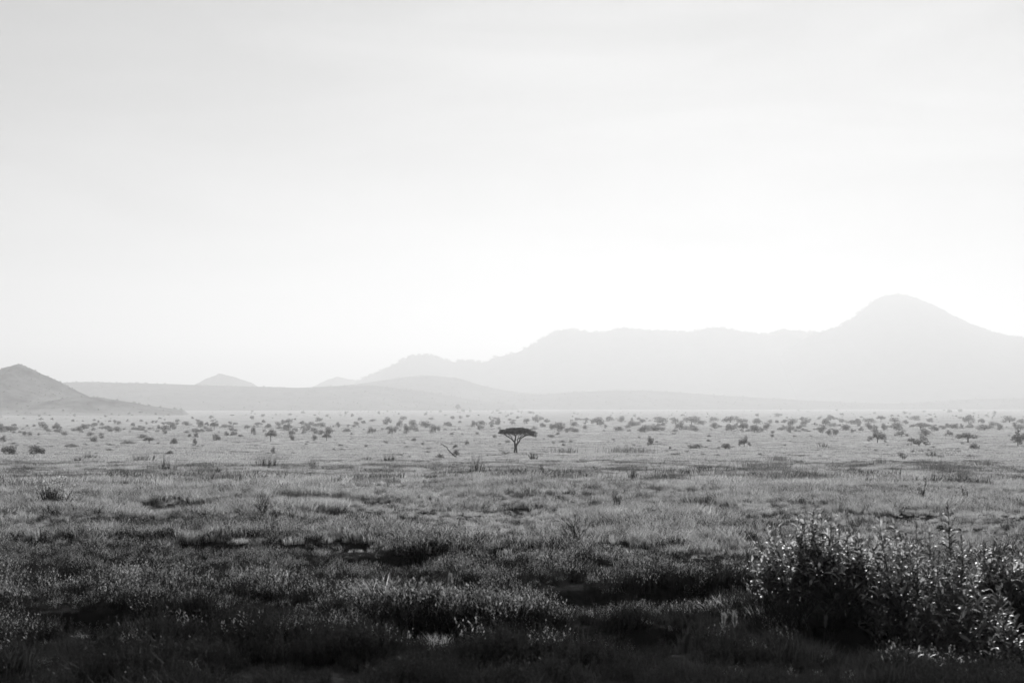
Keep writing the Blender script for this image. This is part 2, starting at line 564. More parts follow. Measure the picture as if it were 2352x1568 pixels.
def blades(g, n, height, spread, width, bend=.5, base=None):
    base = np.zeros((n, 3)) if base is None else base
    a = rng.uniform(0, 2 * math.pi, n)
    r = spread * np.sqrt(rng.uniform(0, 1, n))
    p0 = base + np.stack([r * np.cos(a), r * np.sin(a), np.zeros(n)], 1)
    h = height * rng.uniform(.5, 1.1, n)
    la = rng.uniform(0, 2 * math.pi, n)
    lean = h * rng.uniform(.05, bend, n)
    dirn = np.stack([np.cos(la), np.sin(la), np.zeros(n)], 1)
    fa = rng.uniform(0, 2 * math.pi, n)
    side = np.stack([np.cos(fa), np.sin(fa), np.zeros(n)], 1) * (width * rng.uniform(.6, 1.2, n))[:, None]
    up = np.array([0, 0, 1.0])
    p1 = p0 + dirn * (lean * .3)[:, None] + up * (h * .6)[:, None]
    p2 = p0 + dirn * lean[:, None] + up * h[:, None]
    v = np.stack([p0 - side * .6, p0 + side * .6, p1 + side, p1 - side, p2], 1).reshape(-1, 3)
    f = []
    for i in range(n):
        f += [(i * 5, i * 5 + 1, i * 5 + 2, i * 5 + 3), (i * 5 + 3, i * 5 + 2, i * 5 + 4)]
    g.add(v, f)


def herb_stems(g, n, height, spread, leaf, per=9):
    for i in range(n):
        a = rng.uniform(0, 6.283); r = spread * math.sqrt(rng.uniform())
        p0 = np.array([r * math.cos(a), r * math.sin(a), 0])
        h = height * rng.uniform(.55, 1.1)
        la = rng.uniform(0, 6.283)
        tip = p0 + np.array([math.cos(la) * h * rng.uniform(.05, .3), math.sin(la) * h * rng.uniform(.05, .3), h])
        ts = np.linspace(.2, 1, per)
        c = p0 + (tip - p0) * ts[:, None]
        ang = np.arange(per) * 2.4 + rng.uniform(0, 6)
        s = leaf * rng.uniform(.7, 1.2, per) * (1.15 - .45 * ts)
        out_ = np.stack([np.cos(ang), np.sin(ang), rng.uniform(.8, 2.4, per)], 1)
        out_ /= np.linalg.norm(out_, axis=1)[:, None]
        sd_ = np.cross(out_, np.array([0, 0, 1.])); sd_ /= np.linalg.norm(sd_, axis=1)[:, None]
        e = c + out_ * (s * 2)[:, None]
        m = c + out_ * s[:, None]
        q = np.stack([c, m + sd_ * (s * .30)[:, None], e, m - sd_ * (s * .30)[:, None]], 1)
        g.quads(q)
        w = np.array([.004, .002, 0])
        g.add([p0 - w, p0 + w, tip], [(0, 1, 2)])


def proto_collection(name, objs):
    c = bpy.data.collections.new(name)
    for me in objs:
        c.objects.link(bpy.data.objects.new(me.name, me))
    return c


def tuft_mesh(kind, mat=None):
    g = Geo()
    if kind == 'grass':
        blades(g, 70, .34, .20, .0055, .7)
    elif kind == 'short':
        blades(g, 60, .24, .22, .006, .8)
    elif kind == 'herb':
        herb_stems(g, 26, .34, .20, .024, 10)
        blades(g, 16, .3, .2, .005)
    elif kind == 'herb2':
        herb_stems(g, 16, .34, .17, .030, 9)
    elif kind == 'clump':           # for the middle distance
        blades(g, 110, .30, .75, .011, .8)
    elif kind == 'clump2':
        blades(g, 70, .36, .60, .012, .8)
        herb_stems(g, 16, .30, .6, .03, 6)
    elif kind == 'far':
        blades(g, 70, .40, 1.9, .05, .8)
    me = g.mesh(kind + '_tuft', mat or (M_HERB if kind in ('herb', 'herb2') else M_GRASS))
    if kind in ('herb', 'herb2') and mat is None:
        g.tips(me, M_TIP, .24)
    return me


def scatter(name, pts, rot, scl, idx, protos, label, cat='grass'):
    """one uncountable mass of vegetation: instances of small tufts on points of the ground"""
    n = len(pts)
    me = bpy.data.meshes.new(name)
    me.vertices.add(n)
    me.vertices.foreach_set('co', np.asarray(pts, np.float32).ravel())
    a = me.attributes.new('tuft_rotation', 'FLOAT_VECTOR', 'POINT'); a.data.foreach_set('vector', np.asarray(rot, np.float32).ravel())
    a = me.attributes.new('tuft_scale', 'FLOAT_VECTOR', 'POINT'); a.data.foreach_set('vector', np.asarray(scl, np.float32).ravel())
    a = me.attributes.new('tuft_kind', 'INT', 'POINT'); a.data.foreach_set('value', np.asarray(idx, np.int32))
    o = bpy.data.objects.new(name, me)
    COL.objects.link(o)
    ng = bpy.data.node_groups.new(name, 'GeometryNodeTree')
    ng.interface.new_socket('Geometry', in_out='INPUT', socket_type='NodeSocketGeometry')
    ng.interface.new_socket('Geometry', in_out='OUTPUT', socket_type='NodeSocketGeometry')
    gi = ng.nodes.new('NodeGroupInput'); go = ng.nodes.new('NodeGroupOutput')
    ci = ng.nodes.new('GeometryNodeCollectionInfo')
    ci.inputs['Collection'].default_value = proto_collection(name + '_tufts', protos)
    ci.inputs['Separate Children'].default_value = True
    ci.inputs['Reset Children'].default_value = True
    ip = ng.nodes.new('GeometryNodeInstanceOnPoints')
    ip.inputs['Pick Instance'].default_value = True

    def attr(nm, ty):
        k = ng.nodes.new('GeometryNodeInputNamedAttribute')
        k.data_type = ty
        k.inputs['Name'].default_value = nm
        return k.outputs['Attribute']
    e2r = ng.nodes.new('FunctionNodeEulerToRotation')
    ng.links.new(attr('tuft_rotation', 'FLOAT_VECTOR'), e2r.inputs[0])
    ng.links.new(gi.outputs[0], ip.inputs['Points'])
    ng.links.new(ci.outputs[0], ip.inputs['Instance'])
    ng.links.new(attr('tuft_kind', 'INT'), ip.inputs['Instance Index'])
    ng.links.new(e2r.outputs[0], ip.inputs['Rotation'])
    ng.links.new(attr('tuft_scale', 'FLOAT_VECTOR'), ip.inputs['Scale'])
    ng.links.new(ip.outputs[0], go.inputs[0])
    md = o.modifiers.new('tufts', 'NODES')
    md.node_group = ng
    return tag(o, label, cat, kind='stuff')


def wedge(n, d0, d1, half=23.5, power=1.0):
    """random points of the ground in front of the camera between two distances"""
    u = rng.uniform(0, 1, n)
    d = np.sqrt(d0 ** 2 + u * (d1 ** 2 - d0 ** 2)) if power == 1.0 else np.exp(np.log(d0) + u * (math.log(d1) - math.log(d0)))
    a = np.radians(rng.uniform(-half, half, n))
    return d * np.sin(a), d * np.cos(a), d


def clump(x, y):
    """tufted growth: 1 on a clump, 0 in the gap between clumps"""
    return sstep(.36, .58, fbm(x / .7 + 5.1, y / .8 + 8.3, 2, 29))


def grass_height(x, y):
    """patches of tall and short growth, 0 to 1"""
    a = fbm(x / 3.6 + 40, y / 3.6, 3, 41)
    b = fbm(x / 11.0, y / 11.0 + 7, 3, 43)
    return sstep(.36, .64, a * .6 + b * .4)


def make_grass():
    # near growth: darkest greys close by paint the foreground shade, paler dry grass further out
    kinds = [('grass', M_SHADEGRASS), ('grass', M_GRASS), ('short', M_SHADEGRASS), ('short', M_GRASS), ('herb', None), ('herb2', None), ('herb', M_HERB), ('herb2', M_SHADEGRASS)]
    protos = []
    for i, (k, m) in enumerate(kinds):
        me = tuft_mesh(k, m); me.name = 'tuft_%d' % i
        protos.append(me)
    x, y, d = wedge(300000, 7.5, 82, 24.5)
    ex, ey, ed = wedge(17000, 7.0, 24, 8.0)                  # the same growth goes on beside the view
    ea = np.arctan2(ex, ey); ea = ea + np.sign(ea) * math.radians(24.5) + np.sign(ea) * np.abs(ea)
    x = np.concatenate([x, ed * np.sin(ea)]); y = np.concatenate([y, ed * np.cos(ea)]); d = np.concatenate([d, ed])
    m = rng.uniform(size=len(x)) < 1 - .62 * sstep(25, 70, d)
    x, y, d = x[m], y[m], d[m]
    hgt = grass_height(x, y)
    bk = bank(x, y)
    face = 1 - np.abs(bk * 2 - 1)
    hgt = hgt * (.25 + .75 * bk)
    cl = clump(x, y)
    keep = rng.uniform(0, 1, len(x)) < (.40 + .60 * hgt) * (1 - .05 * face) * (.65 + .35 * cl)
    x, y, d, hgt = x[keep], y[keep], d[keep], hgt[keep]
    n = len(x)
    unshaded = sstep(9.5, 40, d + 24 * (fbm(x / 7.0 + 11, y / 7.0, 3, 55) - .5) - 6 * sstep(1, -7, x) + 8 * (hgt - .5)) > rng.uniform(.05, .95, n)
    unshaded &= rng.uniform(size=n) < .12 + .88 * bk[keep]  # hollows mostly get the dark grey, their shade painted by colour
    herby = (fbm(x / 5.0 + 90, y / 5.0, 3, 77) + .12 > rng.uniform(.3, .8, n)) & ~(unshaded & (rng.uniform(size=n) < .8))
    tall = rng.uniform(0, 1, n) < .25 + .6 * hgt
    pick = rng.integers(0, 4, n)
    shady = rng.uniform(size=n) < 1.0 - .85 * sstep(12.3, 17, d + 5 * (fbm(x / 3.0, y / 3.0 + 77, 2, 91) - .5))  # dark herb copies nearest the camera paint the shade there
    idx = np.where(herby, 4 + pick % 2 + 2 * shady, np.where(tall, 0, 2) + unshaded.astype(int))
    s = (.42 + .55 * hgt) * (.5 + .6 * cl[keep]) * rng.uniform(.7, 1.3, n)
    pts = np.stack([x, y, ground_z(x, y) - .01], 1)
    rot = np.stack([rng.normal(0, .12, n), rng.normal(0, .12, n), rng.uniform(0, 6.283, n)], 1)
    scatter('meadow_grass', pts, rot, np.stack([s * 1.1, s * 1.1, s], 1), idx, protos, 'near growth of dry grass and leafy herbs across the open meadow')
    # middle distance
    protos = []
    for i, (k, m) in enumerate([('clump', None), ('clump2', None), ('clump', None), ('clump2', M_TUSSOCK), ('clump', M_TUSSOCK), ('clump2', M_SHADEGRASS)]):
        me = tuft_mesh(k, m); me.name = 'clump_%d' % i
        protos.append(me)
    x, y, d = wedge(80000, 66, 215, 26.0)
    hgt = grass_height(x / 1.6, y / 1.6)
    keep = rng.uniform(0, 1, len(x)) < (.55 + .45 * hgt)
    x, y, d, hgt = x[keep], y[keep], d[keep], hgt[keep]
    n = len(x)
    dark = sstep(.50, .66, fbm(x / 2.6 + 31, y / 3.6, 3, 71)) * .38 + .03 > rng.uniform(size=n)
    idx = np.where(dark, 3 + rng.integers(0, 3, n), rng.integers(0, 3, n))
    s = (.5 + .75 * hgt) * rng.uniform(.7, 1.25, n) * np.where(dark, 1.25, 1.0)
    pts = np.stack([x, y, ground_z(x, y) - .02], 1)
    rot = np.stack([rng.normal(0, .05, n), rng.normal(0, .05, n), rng.uniform(0, 6.283, n)], 1)
    scatter('meadow_grass', pts, rot, np.stack([s, s, s], 1), idx, protos, 'dry grass of the middle distance round the flat topped acacia')
    # far
    protos = []
    for i, m in enumerate([None, None, M_TUSSOCK, M_TUSSOCK]):
        me = tuft_mesh('far', m); me.name = 'far_%d' % i
        protos.append(me)
    x, y, d = wedge(95000, 170, 1300, 24.5, 2)
    hgt = grass_height(x / 7, y / 7)
    keep = rng.uniform(0, 1, len(x)) < (.5 + .5 * hgt)
    x, y, d, hgt = x[keep], y[keep], d[keep], hgt[keep]
    n = len(x)
    s = (.5 + .6 * hgt) * rng.uniform(.7, 1.3, n)
    dark = sstep(.52, .68, fbm(x / 4.0 + 3, y / 6.0, 3, 73)) * .24 + .02 > rng.uniform(size=n)
    idx = np.where(dark, 2, 0) + rng.integers(0, 2, n)
    w = s * (1 + sstep(200, 1200, d) * 2)
    pts = np.stack([x, y, ground_z(x, y) - .02], 1)
    rot = np.stack([np.zeros(n), np.zeros(n), rng.uniform(0, 6.283, n)], 1)
    scatter('plain_grass', pts, rot, np.stack([w, w, s], 1), idx, protos, 'far thin grass of the plain among the scattered bushes')


make_grass()


# ------------------------------------------------------------------ the flat topped acacia
def make_acacia():
    base, dist = ground_at(1184, 1041)
    S = dist * 59.0 / F / 5.9                 # real size from the distance
    root = empty('acacia_tree', base)
    root.scale = (S, S, S)
    tag(root, 'lone dark acacia with flat umbrella crown and forked trunk on the plain', 'tree')

    def P(x, y, dep=0.0):                     # from the enlarged photograph, 100 px a metre
        return ((x - 1020) / 100.0, dep, (960 - y) / 100.0)
    t = Geo()
    t.tube([P(993, 975, .1), P(998, 900, .08), P(1014, 840, .03), P(1012, 770, 0), P(1002, 720, -.05), P(1002, 690, -.1)], [1.35 * q for q in [.17, .14, .17, .2, .17, .15]], 8)
    t.tube([P(1043, 975, -.1), P(1046, 900, -.08), P(1036, 845, -.03), P(1032, 790, 0), P(1062, 735, .1), P(1082, 705, .15)], [1.35 * q for q in [.15, .14, .17, .19, .17, .16]], 8)
    t.build('trunk', M_BARK, root, True)
    br = [
        ([P(1000, 700, -.1), P(965, 665, -.3), P(920, 620, -.6), P(820, 560, -1.0), P(740, 500, -1.2), P(670, 462, -1.3)], .12),
        ([P(960, 655, -.3), P(935, 600, .1), P(900, 550, .5), P(850, 495, .9), P(800, 450, 1.1)], .07),
        ([P(1002, 695, -.1), P(1018, 620, 0), P(1026, 580, .2), P(1008, 550, .5), P(960, 525, 1.0), P(930, 480, 1.3), P(900, 430, 1.6)], .13),
        ([P(1024, 585, .2), P(1035, 540, -.4), P(1045, 490, -.9), P(1060, 430, -1.3)], .07),
        ([P(1080, 708, .15), P(1108, 690, .3), P(1124, 630, .4), P(1180, 590, .3), P(1280, 540, .1), P(1380, 500, -.2), P(1450, 470, -.4)], .13),
        ([P(1080, 705, .15), P(1060, 660, -.2), P(1066, 635, -.4), P(1130, 590, -.9), P(1200, 520, -1.5), P(1240, 450, -2.0)], .10),
        ([P(1075, 625, -.4), P(1085, 575, .2), P(1110, 545, .9), P(1150, 480, 1.6), P(1180, 430, 2.1)], .06),
        ([P(1180, 590, .3), P(1230, 540, 1.0), P(1270, 470, 1.6), P(1300, 430, 1.9)], .06),
        ([P(820, 560, -1.0), P(780, 510, -1.7), P(760, 450, -2.2)], .05),
        ([P(880, 597, -.8), P(860, 540, -1.6), P(850, 450, -2.3)], .05),
        ([P(1330, 520, 0), P(1400, 520, -.5), P(1440, 560, -.7), P(1450, 585, -.7)], .04),
        ([P(1008, 550, .5), P(985, 490, .2), P(965, 430, 0)], .05),
        ([P(740, 500, -1.2), P(735, 460, -.8), P(700, 430, -.5)], .035),
        ([P(850, 495, .9), P(845, 460, .5), P(870, 420, .2)], .035),
        ([P(1280, 540, .1), P(1290, 490, .4), P(1310, 440, .2)], .045),
        ([P(1130, 590, -.9), P(1120, 530, -1.0), P(1100, 460, -.8)], .045),
    ]
    for pts, r in br:
        g = Geo()
        k = len(pts)
        g.tube(pts, [1.5 * r * (1 - .6 * i / (k - 1)) for i in range(k)], 6)
        g.build('branch', M_BARK, root, True)
    # crown: flat layered pads of fine foliage, thick on one side and thin and drooping on the other
    c = Geo()
    for i in range(270):
        a = rng.uniform(0, 6.283); rr = math.sqrt(rng.uniform())
        x = .48 + 4.05 * rr * math.cos(a)
        y = 3.3 * rr * math.sin(a)
        edge = rr ** 2.5
        top = 5.85 - .62 * edge - .03 * max(0, x - 1) ** 1.3
        z = top - rng.uniform(0, 1.05) * (1 - .4 * edge) + .12 * math.sin(x * 2.1) * math.cos(y * 1.7)
        n = 85 if x < 1.6 else (55 if x < 2.8 else 30)
        d = unit(n) * (rng.uniform(0, 1, n) ** .4)[:, None] * np.array([.55, .55, .22])
        c.quads(leaf_quads(np.array([x, y, z]) + d, .085, .3))
    for i in range(90):                       # ragged tufts under and above the pads
        a = rng.uniform(0, 6.283); rr = math.sqrt(rng.uniform(.05, 1))
        x = .48 + 4.1 * rr * math.cos(a); y = 3.3 * rr * math.sin(a)
        z = (4.55 if i % 3 else 5.9) - (.25 if i % 3 else .75) * rr ** 2.5 + rng.uniform(-.25, .15)
        d = unit(16) * (rng.uniform(0, 1, 16) ** .5)[:, None] * np.array([.32, .32, .16])
        c.quads(leaf_quads(np.array([x, y, z]) + d, .07, .2))
    for i in range(70):                       # lower pads
        x = rng.uniform(-1.8, 4.2); y = rng.uniform(-1.8, 1.8)
        z = 4.75 - .12 * max(0, x) + rng.uniform(-.25, .35)
        d = unit(36) * (rng.uniform(0, 1, 36) ** .5)[:, None] * np.array([.42, .42, .22])
        c.quads(leaf_quads(np.array([x, y, z]) + d, .075, .2))
    for i in range(60):                       # drooping outer twigs
        x = rng.uniform(3.0, 4.9); y = rng.uniform(-1.6, 1.6)
        z = 4.9 - (x - 3.0) * .35 + rng.uniform(-.5, .4)
        d = unit(26) * np.array([.3, .3, .25])
        c.quads(leaf_quads(np.array([x, y, z]) + d, .07, 0))
    c.build('crown', M_ACACIA, root)
    # dark tuft at its foot
    p, dd = ground_at(1188, 1046)
    s = dd * 11 / F
    b = place(PROTO['low'][1], 'low_bush', p, .4, (s * 1.0, s, s * .75))
    tag(b, 'small dark round bush right at the foot of the acacia', 'bush')


make_acacia()

# ------------------------------------------------------------------ trees and bushes of the plain
# measured in three strips of the photograph: strip offset, then (centre, base, width, height) in strip pixels, shape
T1 = """10,580,50,70 75,575,90,45 293,550,60,40 318,567,30,30 395,572,55,40u 545,570,45,30 580,560,70,40 650,538,50,30 678,517,20,18 702,533,28,18
168,603,30,30 205,605,28,26 266,602,16,16 440,600,40,24 625,605,55,30u 700,603,35,18 702,622,36,16 645,652,60,38 20,650,36,40 60,740,80,60 250,735,110,60
745,562,45,25 756,575,34,20 795,518,22,20 820,525,28,22 815,575,50,32 915,540,28,28 928,563,40,22 985,560,28,20 1010,525,24,16 1050,518,20,20 1078,515,18,16
1095,560,28,26 1140,568,60,40 1190,560,50,40 1155,525,50,22 1140,592,32,22 1122,527,30,18 1218,510,22,20 1222,528,26,18 1280,532,60,28 1365,510,24,24
1385,545,45,45 1475,565,45,45u 1550,545,50,22 1585,525,28,20 1622,527,34,16 1350,580,50,28 1285,584,34,18 1350,618,34,34 1308,614,30,24 1200,662,46,46
1345,668,36,48 1028,658,60,40u 880,662,100,30l 990,618,70,22l 1490,638,56,40 1560,605,34,32 1612,605,40,34 1660,612,40,20 1735,490,30,28 1815,470,24,18
1745,602,36,60 1865,642,80,66u 1705,555,44,26 1780,527,60,18 1815,515,30,24 1850,550,50,36 1915,538,36,30 1950,525,36,36 1990,520,50,36 1985,570,55,40u
2010,635,36,36 2012,600,50,32 2080,525,50,24 2118,550,34,30 2145,535,40,28 2200,505,60,26 2210,545,50,34 2255,472,22,16 2095,588,36,20 2180,595,28,32
2215,598,40,36 2265,600,70,60 2250,636,50,34u 2170,634,50,30 2330,545,30,40 1455,485,36,24 1325,486,20,14 728,474,20,12l 880,502,14,14 1190,460,14,12
1165,740,50,34l 1880,728,34,36 500,680,90,20l 760,715,60,20l 725,470,18,10 100,532,26,14l 340,466,16,10 510,468,16,12 1600,465,30,10l 1740,440,16,14
2000,462,24,14 2085,450,24,16 585,672,30,14l 735,668,20,12l 762,672,26,14l 1640,660,22,12l 95,662,34,14l 1090,660,22,12l"""
T2 = """28,455,18,20 75,472,22,20 128,500,30,24 105,530,40,26 148,522,32,24 215,505,40,18 35,577,70,26u 210,585,60,40 255,455,16,20 315,440,14,12 318,525,70,48
395,458,18,16 425,495,60,28u 350,590,60,42 400,545,44,46 447,588,58,56 376,560,34,22 490,540,70,44 580,462,22,20 575,550,80,50 645,580,70,48 615,492,36,14
680,440,20,12 732,540,56,32 762,490,30,26 802,445,30,52u 835,440,24,26 885,440,20,20 815,515,26,16 817,485,28,20 872,475,34,18u 945,565,26,40 915,543,50,40
960,530,60,36 1020,490,18,20 1055,490,36,16 1080,528,50,44 1035,545,28,24 1160,497,26,16 1170,458,18,16 1215,485,24,20 1218,440,18,14 1075,438,22,14
1092,450,20,14 1275,513,44,28 1305,450,50,20u 1335,510,50,44 1375,498,40,24 1410,512,28,26 1385,545,40,26 1445,562,40,40 1490,572,80,60 1600,540,60,34u
1625,498,36,22 1690,500,34,22 1555,580,28,26 1605,580,60,30 1490,598,30,16 1675,558,40,30 1760,528,90,46 1845,500,60,36 1930,508,60,34u 1905,572,60,40
1820,552,22,28 2000,540,60,40 2075,515,40,32 2090,580,70,54 2160,570,120,40l 2210,520,80,40 2330,560,60,50 2300,520,50,40 2180,500,60,28 1440,614,46,20l
1520,650,46,16l 1580,650,28,16l 1460,662,30,14l 1530,677,24,20l 1145,655,34,18l 1090,668,20,14l 1055,618,26,20 935,596,26,20l 760,600,30,18l 785,690,30,24
865,667,32,24 498,640,32,18l 560,665,20,14l 310,655,20,14l 170,680,22,12l 2130,672,50,52 2265,697,20,16l 2290,595,30,14l 68,598,22,14l 830,596,16,10l
1870,634,22,10l 2170,652,20,10l 2050,620,18,10l 1290,596,16,8l"""
T3 = """60,520,90,54 130,525,70,30 70,570,70,28l 215,552,60,36 210,505,50,32 330,510,100,40 410,515,80,36 510,525,60,44 510,470,26,22 580,562,50,46
620,590,26,22 615,616,24,22 335,570,70,44 415,578,70,50u 495,582,80,52 600,515,50,24 650,515,30,20 660,472,44,26 705,515,34,26 755,535,60,52 845,530,70,36u
735,580,48,48 690,568,34,26 800,572,32,36u 820,498,40,24 965,585,50,60 1005,602,40,46 1055,600,44,50 985,530,70,44 1020,500,60,36 1095,510,80,24 1165,522,80,30
1205,525,46,42 1125,570,64,44 1280,515,80,32u 1365,508,50,38u 1460,515,80,38 1535,522,40,30 1280,560,50,40 1325,565,36,34 1385,565,50,46 1470,565,80,50
1600,495,90,28u 1700,508,60,26 1640,560,120,40u 1672,607,90,50u 1735,572,46,36 1800,562,26,30 1860,555,60,36 1922,550,30,28 1835,607,44,36o 1970,515,80,50
2055,515,50,28 2080,565,130,40 2140,540,50,36 2185,565,60,44 2250,512,80,40 2290,560,40,44 2330,520,50,34 2328,567,60,40 1340,652,120,80o 1625,682,130,66o
1965,647,140,46u 1510,612,80,40o 1515,770,44,42o 2310,675,110,95o 1840,445,30,20 1910,440,28,22 1660,440,30,10 1800,432,20,10 1060,430,20,10 295,695,60,36
425,682,80,62o 85,692,90,30l 180,613,30,16l 180,645,30,16l 770,613,24,14l 880,612,30,10l 905,563,24,10l 2005,697,70,36 545,420,30,10 675,425,16,12
795,430,14,10 25,415,16,12 80,418,16,12 1095,462,22,18 1530,452,40,18 1320,452,20,16 2150,455,30,18 1700,462,30,12 940,490,24,20 1440,470,24,14"""
COLUMNS = [(-99, 150, 'the dark hill'), (150, 430, 'the level ridge'), (430, 620, 'the cone hill'), (620, 790, 'the faint knoll'), (790, 930, "the rounded hill's near slope"),
           (930, 1060, 'the rounded hilltop'), (1060, 1230, 'the acacia and saddle'), (1230, 1420, 'the ridge shoulder'), (1420, 1700, 'the mountain ridge'),
           (1700, 1900, 'the mountain saddle'), (1900, 2130, 'the mountain summit'), (2130, 2500, "the summit's outer flank")]
ROWS = [(0, 955, 'faintest farthest'), (955, 970, 'pale far'), (970, 984, 'grey midway'), (984, 998, 'darker nearer'), (998, 2000, 'dark front')]
ORD = ['first', 'second', 'third', 'fourth', 'fifth', 'sixth', 'seventh', 'eighth', 'ninth', 'tenth', 'eleventh', 'twelfth', 'thirteenth', 'fourteenth', 'fifteenth',
       'sixteenth', 'seventeenth', 'eighteenth', 'nineteenth', 'twentieth']


def make_plain_trees():
    items = []
    for off, txt in ((0, T1), (834, T2), (1667, T3)):
        for tok in txt.split():
            kind = 'round'
            if tok[-1] in 'ulo':
                kind = {'u': 'umbrella', 'l': 'low', 'o': 'open'}[tok[-1]]
                tok = tok[:-1]
            cx, by, w, h = map(float, tok.split(','))
            s = .9408 / 2.8225
            if kind == 'umbrella' and h / w < .62 and w < 100:
                kind = 'round'
            items.append([(off + cx / 2.8225) * .9408, 850 * .9408 + by * s, w * s, h * s, kind])
    items = [i for i in items if i[1] > 938]
    cells = {}
    for it in items:
        ci = next(k for k, c in enumerate(COLUMNS) if c[0] <= it[0] < c[1])
        ri = next(k for k, r in enumerate(ROWS) if r[0] <= it[1] < r[1])
        cells.setdefault((ci, ri), []).append(it)
    for (ci, ri), L in cells.items():
        L.sort(key=lambda i: i[0])
        for k, it in enumerate(L):
            px, py, w, h, kind = it
            word = {'round': 'round bush', 'umbrella': 'umbrella tree', 'low': 'low shrub', 'open': 'twiggy bush'}[kind]
            where = 'only one' if len(L) == 1 else '%s from left' % ORD[k]
            lab = '%s, %s of the %s plants below %s' % (word, where, ROWS[ri][2], COLUMNS[ci][2])
            p, d = ground_at(px, py)
            sw, sh = w / F * d * 1.2, h / F * d * 1.32 + .3
            o = place(PROTO[kind][random.randrange(4)], {'umbrella': 'umbrella_tree', 'low': 'low_shrub'}.get(kind, 'plain_bush'),
                      p, random.uniform(0, 6.28), (sw * random.uniform(.9, 1.2), sw * random.uniform(.85, 1.15), sh * random.uniform(.9, 1.1)))
            tag(o, lab, {'umbrella': 'tree', 'low': 'shrub'}.get(kind, 'bush'), 'trees and bushes scattered over the plain')
    print('plain trees', len(items))


make_plain_trees()


def make_far_bushes():
    protos = [PROTO[k][i][1][1] for k in ('round', 'low') for i in range(3)]
    protos.sort(key=lambda m: m.name)
    n = 2300
    x, y, d = wedge(n, 900, 4600, 22, 2)
    s = (1.0 + 4.2 * rng.uniform(size=n) ** 2.2) * (.6 + .5 * fbm(x / 300, y / 300, 2, 3))
    m = rng.uniform(size=n) < sstep(.42, .62, fbm(x / 160, y / 240, 3, 88)) * .95 + .05
    pts = [np.stack([x, y, ground_z(x, y) - .1], 1)[m]]
    scl = [np.stack([s * rng.uniform(1, 1.7, n), s * 1.2, s], 1)[m]]
    n2 = 420
    x, y, d = wedge(n2, 260, 1000, 22, 2)
    s = rng.uniform(.3, .9, n2)
    pts.append(np.stack([x, y, ground_z(x, y) - .05], 1)); scl.append(np.stack([s * rng.uniform(1.2, 3, n2), s * 1.6, s], 1))
    for nm, k, size in (('dark_hill', 700, 3.0), ('dark_spur', 160, 4), ('level_ridge', 500, 6), ('rounded_hill', 500, 6), ('low_ridge', 500, 7), ('mountain_ridge', 420, 20), ('mountain_peak', 260, 18)):
        X, Y, Z = HILL_POINTS[nm]
        a, b = X.shape
        i = rng.integers(4, a - 5, k)
        if nm.startswith('mountain'):
            j = np.full(k, b - 1)
        else:
            j = (b - 1 - (rng.uniform(size=k) ** 1.5 * (b * .8)).astype(int))
        fi = rng.uniform(size=k)
        P0 = np.stack([X[i, j], Y[i, j], Z[i, j]], 1); P1 = np.stack([X[i + 1, j], Y[i + 1, j], Z[i + 1, j]], 1)
        p = P0 + (P1 - P0) * fi[:, None]
        gz = ground_z(p[:, 0], p[:, 1])
        ok = p[:, 2] > gz - 1
        p[:, 2] -= .4
        s = size * rng.uniform(.5, 1.25, k)
        pts.append(p[ok]); scl.append(np.stack([s * 1.3, s * 1.3, s], 1)[ok])
    pts = np.concatenate(pts); scl = np.concatenate(scl)
    n = len(pts)
    rot = np.stack([np.zeros(n), np.zeros(n), rng.uniform(0, 6.283, n)], 1)
    scatter('distant_scrub', pts, rot, scl, rng.integers(0, 6, n), protos, 'countless tiny specks of scrub over the far plain and hills', 'scrub')


make_far_bushes()


# ------------------------------------------------------------------ broad leaved plants
def leaf_mesh(seed, length=1.0, width=.30, droop=.5):
    r = np.random.default_rng(seed)
    k = 6
    ts = np.linspace(0, 1, k)
    wd = width * .5 * np.sin(np.pi * np.clip(ts * .94 + .05, 0, 1)) ** .8
    ang = .7 - droop * 2.2 * ts
    x = np.concatenate([[0], np.cumsum(np.cos(ang[:-1]) / (k - 1))]) * length
    z = np.concatenate([[0], np.cumsum(np.sin(ang[:-1]) / (k - 1))]) * length
    v, f = [], []
    for i in range(k):
        yoff = .04 * math.sin(3 * ts[i] + r.uniform(0, 3))
        v += [(x[i], yoff - wd[i], z[i] + wd[i] * .35), (x[i], yoff, z[i]), (x[i], yoff + wd[i], z[i] + wd[i] * .35)]
    for i in range(k - 1):
        for s in (0, 1):
            f.append((i * 3 + s, (i + 1) * 3 + s, (i + 1) * 3 + s + 1, i * 3 + s + 1))
    return np.array(v), f


LEAVES = [leaf_mesh(i, 1.0, w, d) for i, (w, d) in enumerate([(.30, .35), (.34, .5), (.26, .65), (.30, .8), (.36, .2), (.28, .55)])]


def leaf_data(i):
    g = Geo(); g.add(*LEAVES[i])
    return g.mesh('leaf', M_BIGLEAF, True)


LEAF_DATA = [leaf_data(i) for i in range(len(LEAVES))]
SUNLIT_DATA = []
for _me in LEAF_DATA:
    _y = _me.copy(); _y.materials[0] = M_PALELEAF; SUNLIT_DATA.append(_y)  # pale leaf copies, light painted onto the upper shoots


